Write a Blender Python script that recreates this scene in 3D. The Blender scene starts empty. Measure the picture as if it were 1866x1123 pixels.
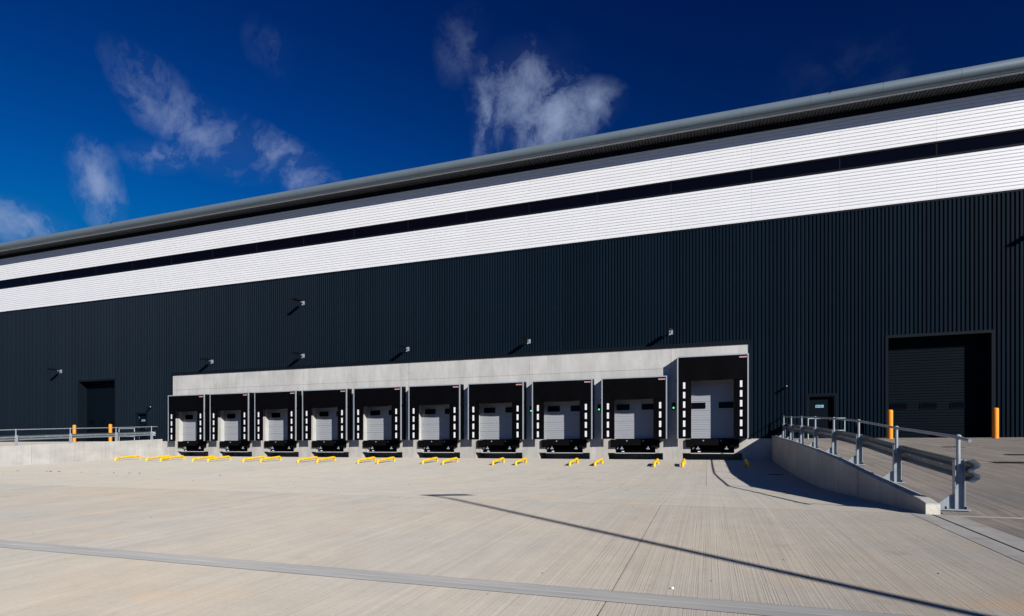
import bpy, math, random
from mathutils import Vector, Matrix
random.seed(7)
sc = bpy.context.scene
R = math.radians

# ------------------------------------------------------------------ camera, sky, sun, exposure
CAM_Z = -0.454
cam_d = bpy.data.cameras.new("camera"); cam = bpy.data.objects.new("camera", cam_d)
sc.collection.objects.link(cam)
cam.location = (0, -33, CAM_Z)
cam.rotation_euler = (R(90), 0, R(19.116))
cam_d.sensor_width = 36; cam_d.lens = 1030 / 1866 * 36
cam_d.shift_y = 253.2 / 1866
cam_d.clip_start = 0.1; cam_d.clip_end = 4000
sc.camera = cam

SUN_EL = 25.7
SUN_DIR = Vector((0.79, -0.613, 0)).normalized() * math.cos(R(SUN_EL)) + Vector((0, 0, math.sin(R(SUN_EL))))
sun_d = bpy.data.lights.new("sun", 'SUN'); sun = bpy.data.objects.new("sun", sun_d)
sc.collection.objects.link(sun)
sun_d.energy = 5.0; sun_d.angle = R(0.53); sun_d.color = (1.0, 0.955, 0.89)
sun.rotation_euler = SUN_DIR.to_track_quat('Z', 'Y').to_euler()

sc.view_settings.view_transform = 'Standard'; sc.view_settings.look = 'None'
sc.view_settings.gamma = 1; sc.view_settings.use_curve_mapping = False
sc.view_settings.exposure = 0.35

SKY_STRENGTH = 0.05
w = bpy.data.worlds.new("World"); sc.world = w; w.use_nodes = True
nt = w.node_tree; N = nt.nodes; L = nt.links; N.clear()
def nd(t, **k):
    n = N.new(t)
    for a, b in k.items(): setattr(n, a, b)
    return n
def vm(op, a, b):
    n = nd('ShaderNodeVectorMath', operation=op)
    for i, v in enumerate((a, b)):
        if isinstance(v, (tuple, list, Vector)): n.inputs[i].default_value = v
        elif v is not None: L.new(v, n.inputs[i])
    return n
def mm(op, a, b=None, c=None, clamp=False):
    n = nd('ShaderNodeMath', operation=op, use_clamp=clamp)
    for i, v in enumerate((a, b, c)):
        if v is None: continue
        if isinstance(v, (int, float)): n.inputs[i].default_value = v
        else: L.new(v, n.inputs[i])
    return n.outputs[0]
sky = nd('ShaderNodeTexSky', sky_type='NISHITA', sun_disc=False, sun_elevation=R(SUN_EL),
         sun_rotation=math.atan2(SUN_DIR.x, SUN_DIR.y), altitude=800, air_density=0.75, dust_density=0.0, ozone_density=5.0)
# polarising filter: deepens and saturates the blue
hs = nd('ShaderNodeHueSaturation'); hs.inputs['Saturation'].default_value = 1.0
L.new(sky.outputs[0], hs.inputs['Color'])
tc = nd('ShaderNodeTexCoord'); dirv = vm('NORMALIZE', tc.outputs['Generated'], None).outputs[0]
sepc = nd('ShaderNodeSeparateColor'); L.new(hs.outputs[0], sepc.inputs[0])
comb = nd('ShaderNodeCombineColor')
sung = vm('DOT_PRODUCT', dirv, SUN_DIR).outputs['Value']
pol = mm('MULTIPLY_ADD', mm('MULTIPLY', sung, sung), 0.72, 0.28)      # darkest at right angles to the sun
for ch, (ref, pw, top, lim) in enumerate(((4.0, 2.0, .2, .25), (4.0, 1.8, 8.6, 2.0), (4.0, 1.15, 9.0, 6.4))):
    v = mm('MULTIPLY', mm('MULTIPLY', mm('POWER', mm('DIVIDE', sepc.outputs[ch], ref), pw), top), pol)
    L.new(mm('SMOOTH_MIN', v, lim, lim * .45), comb.inputs[ch])
class post: outputs = [comb.outputs[0]]
# wispy clouds high up, each a patch of sky at its own bearing
warp = nd('ShaderNodeTexNoise'); warp.inputs['Scale'].default_value = 6; warp.inputs['Detail'].default_value = 4
L.new(dirv, warp.inputs['Vector'])
wv = vm('SUBTRACT', warp.outputs['Color'], (0.5, 0.5, 0.5))
wv2 = vm('MULTIPLY', wv.outputs[0], (0.10, 0.10, 0.10))
wdir = vm('ADD', dirv, wv2.outputs[0]).outputs[0]
fb = nd('ShaderNodeTexNoise'); fb.inputs['Scale'].default_value = 13; fb.inputs['Detail'].default_value = 11
fb.inputs['Roughness'].default_value = 0.66
mp = nd('ShaderNodeMapping'); mp.inputs['Rotation'].default_value = (0.3, 0.5, 0.2); mp.inputs['Scale'].default_value = (1.0, 1.25, 1.0)
L.new(wdir, mp.inputs['Vector']); L.new(mp.outputs[0], fb.inputs['Vector'])
def az_el(az, el):                      # bearing measured from +Y towards -X
    a, e = R(az), R(el)
    return Vector((-math.sin(a) * math.cos(e), math.cos(a) * math.cos(e), math.sin(e)))
CLOUDS = [  # az, el, half length, half width (degrees), tilt, strength
    (47.6, 26.9, 8.0, 3.0, -27, 0.46), (52.4, 27.6, 3.0, 2.2, -40, 0.34), (41.2, 25.0, 5.2, 2.1, -30, 0.58), (50.0, 24.2, 3.6, 1.7, 22, 0.54),
    (54.4, 20.3, 2.4, 3.6, 20, 0.74), (60.6, 16.0, 4.6, 2.2, 8, 0.72),
    (14.8, 30.2, 5.4, 4.6, -8, 0.86), (17.5, 31.4, 6.6, 5.0, 0, 0.62), (22.0, 30.0, 1.8, 5.2, 0, 0.66), (10.5, 31.2, 3.4, 2.6, 25, 0.5), (39.4, 23.2, 2.2, 1.4, 0, 0.62),
    (-11.0, 30.3, 6.0, 2.8, 12, 0.025), (-14, 27.8, 3.0, 1.6, 10, 0.04), (24.8, 35.0, 2.6, 3.8, -30, 0.15), (41.5, 32.6, 2.6, 2.0, -40, 0.08),
    (13.5, 35.4, 2.4, 2.2, 20, 0.08),
    (-60, 24, 10, 4, 15, 0.4), (110, 30, 9, 4, -20, 0.4), (165, 22, 9, 4, 10, 0.45), (-115, 40, 8, 4, 30, 0.4), (82, 22, 8, 3, -10, 0.5)]
mask = None
for az, el, hl, hw, tilt, st in CLOUDS:
    c0 = az_el(az, el)
    right = Vector((c0.y, -c0.x, 0)).normalized(); up = right.cross(c0)
    t = R(tilt)
    e1 = right * math.cos(t) + up * math.sin(t); e2 = -right * math.sin(t) + up * math.cos(t)
    p = vm('DOT_PRODUCT', wdir, e1 / R(hl)).outputs['Value']
    q = vm('DOT_PRODUCT', wdir, e2 / R(hw)).outputs['Value']
    front = vm('DOT_PRODUCT', dirv, c0).outputs['Value']
    r2 = mm('ADD', mm('MULTIPLY', p, p), mm('MULTIPLY', q, q))
    back = mm('MULTIPLY', mm('SUBTRACT', 0.6, front, clamp=True), 50.0)
    fall = mm('MULTIPLY', mm('SUBTRACT', 1.0, mm('SQRT', mm('ADD', r2, back)), clamp=True), st)
    fall = mm('MAXIMUM', mask, fall) if mask else fall
    mask = fall
wisp = mm('MULTIPLY', mm('SUBTRACT', fb.outputs['Fac'], mm('MULTIPLY_ADD', mask, -0.20, 0.49)), 3.0, clamp=True)
opt = mm('MULTIPLY', mask, mm('MULTIPLY_ADD', wisp, 2.4, 0.10))
alpha = mm('MULTIPLY', mm('SUBTRACT', 1.0, mm('EXPONENT', mm('MULTIPLY', opt, -1.0))), 0.92)
mix = nd('ShaderNodeMix', data_type='RGBA')
L.new(alpha, mix.inputs[0]); L.new(post.outputs[0], mix.inputs[6]); mix.inputs[7].default_value = (5.1, 6.5, 9.5, 1)
bg = nd('ShaderNodeBackground'); bg.inputs[1].default_value = SKY_STRENGTH
L.new(mix.outputs[2], bg.inputs[0])
wo = nd('ShaderNodeOutputWorld'); L.new(bg.outputs[0], wo.inputs[0])

# ------------------------------------------------------------------ helpers
class MB:
    def __init__(s): s.v = []; s.f = []; s.sm = []
    def add(s, vs, fs, smooth=False):
        o = len(s.v); s.v += [tuple(p) for p in vs]
        for f in fs: s.f.append([i + o for i in f]); s.sm.append(smooth)
        return s
    def box(s, x0, x1, y0, y1, z0, z1):
        return s.add([(x, y, z) for z in (z0, z1) for y in (y0, y1) for x in (x0, x1)],
                     [(0, 2, 3, 1), (4, 5, 7, 6), (0, 1, 5, 4), (2, 6, 7, 3), (0, 4, 6, 2), (1, 3, 7, 5)])
    def prism(s, poly, a, b, axis='Y'):
        """poly: 2D points; extruded along axis from a to b"""
        def P(p, t):
            return {'Y': (p[0], t, p[1]), 'X': (t, p[0], p[1]), 'Z': (p[0], p[1], t)}[axis]
        n = len(poly)
        vs = [P(p, a) for p in poly] + [P(p, b) for p in poly]
        fs = [tuple(range(n)), tuple(range(2 * n - 1, n - 1, -1))] + [(i, i + n, (i + 1) % n + n, (i + 1) % n) for i in range(n)]
        return s.add(vs, fs)
    def tube(s, pts, r, n=10, caps=True):
        pts = [Vector(p) for p in pts]; rings = []
        prev = None
        for i, p in enumerate(pts):
            d = (pts[min(i + 1, len(pts) - 1)] - pts[max(i - 1, 0)]).normalized()
            if prev is None:
                a = Vector((0, 0, 1)) if abs(d.z) < 0.9 else Vector((1, 0, 0))
                u = d.cross(a).normalized()
            else:
                u = (prev - d * prev.dot(d)).normalized()
            prev = u; v = d.cross(u)
            rr = r[i] if isinstance(r, (list, tuple)) else r
            rings.append([p + (u * math.cos(2 * math.pi * k / n) + v * math.sin(2 * math.pi * k / n)) * rr for k in range(n)])
        vs = [p for g in rings for p in g]
        fs = [(i * n + k, i * n + (k + 1) % n, (i + 1) * n + (k + 1) % n, (i + 1) * n + k) for i in range(len(pts) - 1) for k in range(n)]
        s.add(vs, fs, True)
        if caps:
            m = len(pts) - 1
            s.add(rings[0], [tuple(range(n - 1, -1, -1))]); s.add(rings[m], [tuple(range(n))])
        return s
    def ball(s, c, r, n=10, m=6):
        c = Vector(c); vs = []
        for i in range(m + 1):
            th = math.pi * i / m
            for k in range(n):
                ph = 2 * math.pi * k / n
                vs.append(c + Vector((math.sin(th) * math.cos(ph), math.sin(th) * math.sin(ph), math.cos(th))) * r)
        return s.add(vs, [(i * n + k, (i + 1) * n + k, (i + 1) * n + (k + 1) % n, i * n + (k + 1) % n) for i in range(m) for k in range(n)], True)
    def sweep(s, prof, path, smooth=False, close=False, caps=False):
        """prof: list of lists of 3D points (one per station)"""
        n = len(prof)
        vs = [p for st in path for p in st]; m = len(path)
        fs = [(i * n + k, i * n + k + 1, (i + 1) * n + k + 1, (i + 1) * n + k) for i in range(m - 1) for k in range(n - 1)]
        return s.add(vs, fs, smooth)
    def mesh(s, name, mat):
        me = bpy.data.meshes.new(name); me.from_pydata(s.v, [], s.f)
        me.polygons.foreach_set('use_smooth', s.sm)
        me.materials.append(mat); me.update()
        return me
    def build(s, name, mat, parent=None, loc=None):
        return link(name, s.mesh(name, mat), parent, loc)
def link(name, data, parent=None, loc=None):
    o = bpy.data.objects.new(name, data); sc.collection.objects.link(o)
    if parent: o.parent = parent
    if loc is not None: o.location = loc
    return o
def thing(name, label, cat, loc=(0, 0, 0), group=None):
    o = bpy.data.objects.new(name, None); sc.collection.objects.link(o)
    o.empty_display_size = 0.2; o.location = loc
    return tag(o, label, cat, group)
def tag(o, label=None, cat=None, group=None, kind=None):
    if label: o['label'] = label
    if cat: o['category'] = cat
    if group: o['group'] = group
    if kind: o['kind'] = kind
    return o
def kids(o): return [c for c in sc.collection.objects if c.parent == o]
CH = {}
def copy_tree(o, parent=None):
    c = o.copy(); sc.collection.objects.link(c)
    if parent: c.parent = parent
    for k in list(o.children): copy_tree(k, c)
    return c
def recalc(me):
    import bmesh
    bm = bmesh.new(); bm.from_mesh(me); bmesh.ops.recalc_face_normals(bm, faces=bm.faces); bm.to_mesh(me); bm.free()

# ------------------------------------------------------------------ materials
def mat(name, col, rough=0.6, metal=0.0, var=0.0, vscale=(3, 3, 3), bump=0.0, bscale=60, spec=0.5, droughness=0.0, col2=None, rnd=0.0, stain=0.0):
    m = bpy.data.materials.new(name); m.use_nodes = True
    t = m.node_tree; b = t.nodes['Principled BSDF']
    b.inputs['Base Color'].default_value = (*col, 1); b.inputs['Roughness'].default_value = rough
    b.inputs['Metallic'].default_value = metal; b.inputs['Specular IOR Level'].default_value = spec
    b.inputs['Diffuse Roughness'].default_value = droughness
    co = t.nodes.new('ShaderNodeTexCoord')
    if var:
        mpn = t.nodes.new('ShaderNodeMapping'); mpn.inputs['Scale'].default_value = vscale
        t.links.new(co.outputs['Object'], mpn.inputs[0])
        n = t.nodes.new('ShaderNodeTexNoise'); n.inputs['Scale'].default_value = 1; n.inputs['Detail'].default_value = 6; n.inputs['Roughness'].default_value = .62
        t.links.new(mpn.outputs[0], n.inputs['Vector'])
        rp = t.nodes.new('ShaderNodeValToRGB'); rp.color_ramp.elements[0].position = .3; rp.color_ramp.elements[1].position = .7
        c2 = col2 or tuple(x * (1 + var) for x in col)
        c1 = tuple(x * (1 - var) for x in col) if not col2 else col
        rp.color_ramp.elements[0].color = (*c1, 1); rp.color_ramp.elements[1].color = (*c2, 1)
        t.links.new(n.outputs['Fac'], rp.inputs[0]); t.links.new(rp.outputs[0], b.inputs['Base Color'])
    src = b.inputs['Base Color'].links[0].from_socket if b.inputs['Base Color'].links else None
    def over(fac_sock):
        nonlocal src
        x = t.nodes.new('ShaderNodeMix'); x.data_type = 'RGBA'; x.blend_type = 'MULTIPLY'; x.inputs[0].default_value = 1
        if src: t.links.new(src, x.inputs[6])
        else: x.inputs[6].default_value = (*col, 1)
        t.links.new(fac_sock, x.inputs[7]); src = x.outputs[2]; t.links.new(src, b.inputs['Base Color'])
    def rng_(s_, a0, a1, b0, b1):
        r = t.nodes.new('ShaderNodeMapRange')
        for i, v in zip((1, 2, 3, 4), (a0, a1, b0, b1)): r.inputs[i].default_value = v
        t.links.new(s_, r.inputs[0]); return r.outputs[0]
    if rnd:
        oi = t.nodes.new('ShaderNodeObjectInfo'); over(rng_(oi.outputs['Random'], 0, 1, 1 - rnd, 1 + rnd))
    if stain:                                   # water streaks running down the face
        m3 = t.nodes.new('ShaderNodeMapping'); m3.inputs['Scale'].default_value = (5, 5, .35); t.links.new(co.outputs['Object'], m3.inputs[0])
        n3 = t.nodes.new('ShaderNodeTexNoise'); n3.inputs['Scale'].default_value = 1; n3.inputs['Detail'].default_value = 5; n3.inputs['Roughness'].default_value = .65
        t.links.new(m3.outputs[0], n3.inputs['Vector']); over(rng_(n3.outputs['Fac'], .46, .68, 1.0, 1 - stain))
    if bump:
        n2 = t.nodes.new('ShaderNodeTexNoise'); n2.inputs['Scale'].default_value = bscale; n2.inputs['Detail'].default_value = 3
        t.links.new(co.outputs['Object'], n2.inputs['Vector'])
        bp = t.nodes.new('ShaderNodeBump'); bp.inputs['Strength'].default_value = bump; bp.inputs['Distance'].default_value = .01
        t.links.new(n2.outputs['Fac'], bp.inputs['Height']); t.links.new(bp.outputs[0], b.inputs['Normal'])
    return m

def broom_mat(name, ca, cb, stain=0.5, bump=1.0, sa=.055, fa=.105):
    """brushed concrete: grooves run along Y"""
    m = bpy.data.materials.new(name); m.use_nodes = True
    t = m.node_tree; b = t.nodes['Principled BSDF']; K = t.links.new
    b.inputs['Roughness'].default_value = .9; b.inputs['Diffuse Roughness'].default_value = 1.0; b.inputs['Specular IOR Level'].default_value = .25
    co = t.nodes.new('ShaderNodeTexCoord')
    def noise(scale, detail=4, rough=.55, off=(0, 0, 0)):
        mp_ = t.nodes.new('ShaderNodeMapping'); mp_.inputs['Scale'].default_value = scale; mp_.inputs['Location'].default_value = off
        K(co.outputs['Object'], mp_.inputs[0])
        n = t.nodes.new('ShaderNodeTexNoise'); n.inputs['Scale'].default_value = 1; n.inputs['Detail'].default_value = detail; n.inputs['Roughness'].default_value = rough
        K(mp_.outputs[0], n.inputs['Vector']); return n.outputs['Fac']
    def ramp(src, p0, p1, v0=0., v1=1.):
        r = t.nodes.new('ShaderNodeMapRange'); r.inputs[1].default_value = p0; r.inputs[2].default_value = p1; r.inputs[3].default_value = v0; r.inputs[4].default_value = v1
        K(src, r.inputs[0]); return r.outputs[0]
    def mixc(f, a, c, mode='MIX'):
        x = t.nodes.new('ShaderNodeMix'); x.data_type = 'RGBA'; x.blend_type = mode
        for i, v in ((0, f), (6, a), (7, c)):
            if isinstance(v, tuple): x.inputs[i].default_value = (*v, 1)
            elif isinstance(v, (int, float)): x.inputs[i].default_value = v
            else: K(v, x.inputs[i])
        return x.outputs[2]
    big = ramp(noise((.22, .16, 1), 5, .6), .36, .64)
    base = mixc(big, ca, cb)
    streak = ramp(noise((6.5, .05, 1), 5, .65, (3, 1, 0)), .3, .7, 1 - sa, 1 + sa * .8)
    fine = noise((44, .07, 1), 4, .7)
    fineA = ramp(fine, .32, .68, 1 - fa, 1 + fa * .7)
    st2 = t.nodes.new('ShaderNodeMath'); st2.operation = 'MULTIPLY'; K(streak, st2.inputs[0]); K(fineA, st2.inputs[1])
    col = mixc(1.0, base, st2.outputs[0], 'MULTIPLY')
    mot = ramp(noise((1.7, 1.3, 1), 6, .68, (4, 8, 0)), .3, .7, .92, 1.07)
    grain = ramp(noise((28, 28, 1), 3, .7, (6, 3, 0)), .3, .7, .95, 1.05)
    col = mixc(1.0, col, grain, 'MULTIPLY')
    col = mixc(1.0, col, mot, 'MULTIPLY')
    oi = t.nodes.new('ShaderNodeObjectInfo'); col = mixc(1.0, col, ramp(oi.outputs['Random'], 0, 1, .965, 1.03), 'MULTIPLY')
    oil = ramp(noise((1.0, .8, 1), 4, .6, (2, 5, 0)), .66, .76, 1.0, .80)
    col = mixc(1.0, col, oil, 'MULTIPLY')
    rust = ramp(noise((.55, .9, 1), 4, .55, (5, 2.2, 0)), .60, .74, 0, stain)
    col = mixc(rust, col, (.40, .27, .17))
    dark = ramp(noise((.7, .35, 1), 6, .7, (9, 4, 0)), .58, .8, 0, .35)
    col = mixc(dark, col, (.22, .205, .185))
    speck = ramp(noise((9, 9, 1), 2, .5, (1, 7, 0)), .745, .79, 0, .35)
    col = mixc(speck, col, (.16, .14, .12))
    K(col, b.inputs['Base Color'])
    g2 = noise((95, .4, 1), 2, .5, (2, 0, 0))
    ad = t.nodes.new('ShaderNodeMath'); ad.operation = 'ADD'; K(fine, ad.inputs[0]); K(g2, ad.inputs[1])
    bp = t.nodes.new('ShaderNodeBump'); bp.inputs['Strength'].default_value = bump; bp.inputs['Distance'].default_value = .006
    K(ad.outputs[0], bp.inputs['Height']); K(bp.outputs[0], b.inputs['Normal'])
    return m

M = {}
M['navy'] = mat('navy_cladding', (.0034, .0088, .0162), .5, 0, .12, (.7, .7, .25), spec=.04, rnd=.10)
M['navy_flat'] = mat('navy_trim', (.004, .0075, .012), .6, spec=.08)
M['navy_door'] = mat('navy_door', (.0024, .0056, .0100), .6, 0, .1, (2, 2, 2), spec=.04)
M['white'] = mat('white_cladding', (.715, .725, .745), .42, 0, .025, (.25, .6, 1.2), rnd=.018)
M['joint_grey'] = mat('cladding_groove', (.40, .40, .42), .6)
M['eave'] = mat('grey_eave_metal', (.155, .20, .235), .38, .25, .05, (.5, .5, .5))
M['soffit'] = mat('grey_soffit_metal', (.075, .08, .088), .55)
M['lip'] = mat('pale_lip_metal', (.45, .46, .48), .4)
M['black'] = mat('black_void', (.004, .004, .005), .8)
M['fabric'] = mat('black_tarpaulin', (.0018, .0018, .0026), .6, 0, .25, (2, 2, 2), spec=.04)
M['rubber'] = mat('black_rubber', (.003, .003, .0035), .75, spec=.05)
M['steel_black'] = mat('black_steel', (.003, .003, .0035), .65, spec=.06)
M['alu'] = mat('aluminium_frame', (.42, .46, .50), .4, .35, .05, (3, 3, 3))
M['marker'] = mat('white_marker', (.74, .75, .78), .5, 0, .04, (6, 6, 6))
M['doorgrey'] = mat('grey_door', (.305, .322, .352), .45, 0, .03, (1, 1, 1), rnd=.02)
M['galv'] = mat('galvanised_steel', (.27, .31, .345), .5, .12, .16, (14, 14, 5))
M['rail_steel'] = mat('weathered_rail_steel', (.155, .178, .195), .5, .12, .16, (9, 2, 9))
M['galv_bright'] = mat('bright_galvanised_steel', (.46, .53, .57), .38, .15, .1, (9, 9, 9))
M['yellow'] = mat('yellow_paint', (.86, .50, .004), .5, 0, .05, (6, 6, 6), stain=.25)
M['amber'] = mat('amber_plastic', (.86, .27, .001), .6, 0, .05, (6, 6, 3))
M['glass'] = mat('dark_glass', (.002, .002, .005), .12, spec=.10)
M['frame_dark'] = mat('dark_window_frame', (.0055, .006, .008), .6, spec=.08)
M['concrete'] = mat('precast_concrete', (.385, .382, .365), .85, 0, .13, (.9, .9, .55), .25, 40, spec=.25, col2=(.53, .525, .505), rnd=.04, stain=.10)
M['concrete_low'] = mat('cast_concrete', (.36, .345, .315), .88, 0, .13, (1.2, 1.2, .8), .3, 40, spec=.25, col2=(.50, .485, .45), rnd=.06, stain=.16)
M['retain'] = mat('retaining_concrete', (.37, .36, .335), .88, 0, .13, (.7, .7, 1.3), .25, 35, spec=.25, col2=(.49, .48, .455), rnd=.07, stain=.14)
M['retain_worn'] = mat('worn_concrete_end', (.52, .49, .43), .9, 0, .2, (9, 9, 9), .5, 30, spec=.2, col2=(.72, .68, .6))
M['yard'] = broom_mat('brushed_yard_concrete', (.308, .276, .231), (.278, .267, .245), .5, 1.0)
M['apron'] = broom_mat('brushed_apron_concrete', (.322, .294, .249), (.300, .288, .262), .34, .75, .055, .10)
M['ramp'] = broom_mat('brushed_ramp_concrete', (.225, .196, .168), (.182, .170, .157), .15, 2.2, .30, .32)  # shade of the brushed grooves is painted in: darker base, stronger streaks
M['base'] = mat('dark_joint_filler', (.13, .122, .112), .95, 0, .2, (2, 2, 2))
M['strip'] = mat('trowelled_grey_strip', (.178, .180, .184), .85, 0, .2, (.8, 7, 1), spec=.25, droughness=1.0, col2=(.248, .245, .24))
M['seal'] = mat('dark_joint_seal', (.045, .045, .048), .8)
M['strip_line'] = mat('pale_strip_line', (.27, .262, .245), .85, 0, .2, (2, 9, 1), spec=.25, droughness=1.0)
M['strip_pale'] = mat('pale_trowelled_margin', (.36, .33, .29), .85, 0, .15, (3, 3, 1), spec=.25)
M['drain'] = mat('drain_channel_concrete', (.26, .25, .235), .82, 0, .18, (4, 1.5, 1), spec=.3, droughness=1.0)
M['paper'] = mat('white_litter', (.8, .8, .82), .7)
M['stone'] = mat('small_stone', (.16, .14, .12), .9)
M['weed'] = mat('weed_leaf', (.045, .06, .022), .7)
M['sign'] = mat('pale_blue_sign', (.20, .42, .52), .5)
M['sign_ink'] = mat('dark_sign_print', (.03, .09, .14), .5)
M['red'] = mat('red_print', (.55, .06, .08), .5)
M['camwhite'] = mat('white_camera_plastic', (.7, .7, .72), .4)
M['lum'] = mat('dark_lamp_body', (.004, .004, .005), .6, spec=.08)
M['lens'] = mat('lamp_lens', (.03, .03, .032), .3, spec=.2)
M['hyd'] = mat('pale_grey_plate', (.30, .35, .39), .4, .2)
M['roof'] = mat('roof_sheet', (.25, .27, .29), .5)
mg = mat('green_signal_lens', (.02, .4, .15), .3)
bs = mg.node_tree.nodes['Principled BSDF']; bs.inputs['Emission Color'].default_value = (.12, 1.0, .38, 1); bs.inputs['Emission Strength'].default_value = 1.1
M['green'] = mg

# ------------------------------------------------------------------ ground
def lerp(tab, y):
    if y <= tab[0][0]: return tab[0][1]
    for (a, b), (c, d) in zip(tab, tab[1:]):
        if y <= c: return b + (d - b) * (y - a) / (c - a)
    return tab[-1][1]
YARD = [(d - 33, -z + CAM_Z) for d, z in [(-60, 1.7), (0, 1.45), (4.68, 1.28), (5.0, 1.268), (10.5, 1.05), (19.1, 1.24), (25, 1.10), (33, .715)]]
RAMP = YARD[:4] + [(d - 33, -z + CAM_Z) for d, z in [(10.42, 1.053), (10.78, .998), (13.87, .753), (17.0, .471), (20.1, .259), (23.35, .067), (26.55, -.109), (29.7, -.263), (33, -.454)]]
XL, XR = -40.5, 3.2
yz = lambda y: lerp(YARD, y)
rz = lambda y: lerp(RAMP, y)
ground = MB()
def strip_sheet(mb, x0, x1, tab, off, y_end=0):
    ys = [-700] + [y for y, z in tab if y < y_end] + [y_end]
    zs = [lerp(tab, y) + off for y in ys]
    vs = [(x, y, z) for y, z in zip(ys, zs) for x in (x0, x1)]
    mb.add(vs, [(2 * i, 2 * i + 1, 2 * i + 3, 2 * i + 2) for i in range(len(ys) - 1)])
strip_sheet(ground, -700, XL - .13, RAMP, -.035); strip_sheet(ground, XL - .13, XR + .13, YARD, -.035, 1.5); strip_sheet(ground, XR + .13, 700, RAMP, -.035)
ground.add([(-700, 0, -.489), (700, 0, -.489), (700, 900, -.489), (-700, 900, -.489)], [(0, 1, 2, 3)])
g_ob = ground.build('ground', M['base']); g_ob['kind'] = 'structure'

yard = tag(bpy.data.objects.new('yard', None), kind='structure'); sc.collection.objects.link(yard)
ramps = tag(bpy.data.objects.new('ramp', None), kind='structure'); sc.collection.objects.link(ramps)
GAP = .0045
def slab(x0, x1, y0, y1, tab, mt, parent, name='concrete_slab'):
    ga = GAP * (2.6 if abs(y0 - Y_A) < .01 else 1); gb = GAP * (2.6 if abs(y1 - Y_A) < .01 else 1)
    ys = sorted({y0 + ga, y1 - gb} | {y for y, z in tab if y0 + .05 < y < y1 - .05})
    mb = MB(); x0 += GAP; x1 -= GAP
    top = [(x, y, lerp(tab, y)) for y in ys for x in (x0, x1)]
    n = len(ys)
    mb.add(top, [(2 * i, 2 * i + 1, 2 * i + 3, 2 * i + 2) for i in range(n - 1)])
    low = [(x, y, z - .034) for x, y, z in top]
    for e in [(0, 1), (2 * n - 1, 2 * n - 2)]:
        mb.add([top[e[0]], top[e[1]], low[e[1]], low[e[0]]], [(3, 2, 1, 0)])
    for i in range(n - 1):
        mb.add([top[2 * i], top[2 * i + 2], low[2 * i + 2], low[2 * i]], [(0, 1, 2, 3)])
        mb.add([top[2 * i + 1], top[2 * i + 3], low[2 * i + 3], low[2 * i + 1]], [(3, 2, 1, 0)])
    return mb.build(name, mt, parent)
def xj(x0, x1, first, pitch):
    xs = [x0]; k = math.ceil((x0 + .8 - first) / pitch)
    while first + k * pitch < x1 - .8: xs.append(first + k * pitch); k += 1
    return xs + [x1]
Y_C, Y_A, Y_D = -13.9, -22.5, -8.0
rows = [(-52, -45, 8, -.8), (-45, -37, 8, -.8), (-37, -28.32, 8, -.8), (-28.0, Y_A, 8, -.8), (Y_A, Y_C, 8.0, -.8), (Y_C, Y_D, 4.18, -.05), (Y_D, -3.6, 4.18, -.05), (-3.6, 0, 4.18, -.05)]
for y0, y1, pitch, first in rows:
    near = y1 > Y_A + .1
    lx, rx = (XL, XR) if near else (-78, 3.02)
    xs = xj(lx, rx, first, pitch)
    for a, b in zip(xs, xs[1:]): slab(a, b, y0, y1, YARD, M['apron'] if near else M['yard'], yard)
# trowelled strip across the yard, in three ridges
st = MB()
for a, b, dz in ((-28.313, -28.168, .0), (-28.150, -28.007, .0)):
    st.add([(-78, a, yz(a) + dz), (3.02, a, yz(a) + dz), (3.02, b, yz(b) + dz), (-78, b, yz(b) + dz)], [(0, 1, 2, 3)])
st.build('joint_strip', M['strip'], yard)
sl_ = MB(); sl_.add([(-78, -28.168, yz(-28.168)), (3.02, -28.168, yz(-28.168)), (3.02, -28.150, yz(-28.15)), (-78, -28.150, yz(-28.15))], [(0, 1, 2, 3)]); sl_.build('strip_joint', M['strip_line'], yard)
jm = MB()
for yj, hw_ in ((Y_A, .014), (Y_C, .009)):
    jm.add([(XL + .02, yj - hw_, yz(yj - hw_) - .005), (XR - .02, yj - hw_, yz(yj - hw_) - .005), (XR - .02, yj + hw_, yz(yj + hw_) - .005), (XL + .02, yj + hw_, yz(yj + hw_) - .005)], [(0, 1, 2, 3)])
for ya_, yb_ in ((-37, -28.32), (-28.0, Y_A)):
    jm.add([(-.806, ya_, yz(ya_) - .005), (-.794, ya_, yz(ya_) - .005), (-.794, yb_ - .02, yz(yb_ - .02) - .005), (-.806, yb_ - .02, yz(yb_ - .02) - .005)], [(0, 1, 2, 3)])
jm.build('joint_seal', M['seal'], yard)
# ramps (and yard to the right of the drain)
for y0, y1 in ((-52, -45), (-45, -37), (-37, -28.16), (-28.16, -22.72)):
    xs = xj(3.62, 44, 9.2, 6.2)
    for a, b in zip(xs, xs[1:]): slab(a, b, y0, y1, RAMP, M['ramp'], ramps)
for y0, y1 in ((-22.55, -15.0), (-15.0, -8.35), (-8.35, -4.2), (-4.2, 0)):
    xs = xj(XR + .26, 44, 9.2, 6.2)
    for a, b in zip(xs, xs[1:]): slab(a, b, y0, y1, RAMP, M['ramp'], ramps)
    xs = xj(-110, XL - .26, -46.5, 6.2)
    for a, b in zip(xs, xs[1:]): slab(a, b, max(y0, -22.5), y1, RAMP, M['yard'], ramps)
def flat(x0, x1, y0, y1, tab, mt, parent, name, dz=0.0):
    ys = [y0] + [y for y, z in tab if y0 < y < y1] + [y1]
    mb = MB(); n = len(ys)
    mb.add([(x, y, lerp(tab, y) + dz) for y in ys for x in (x0, x1)], [(2 * i, 2 * i + 1, 2 * i + 3, 2 * i + 2) for i in range(n - 1)])
    return mb.build(name, mt, parent)
flat(3.62, 44, -22.71, -22.56, RAMP, M['strip_pale'], ramps, 'joint_margin')
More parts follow.
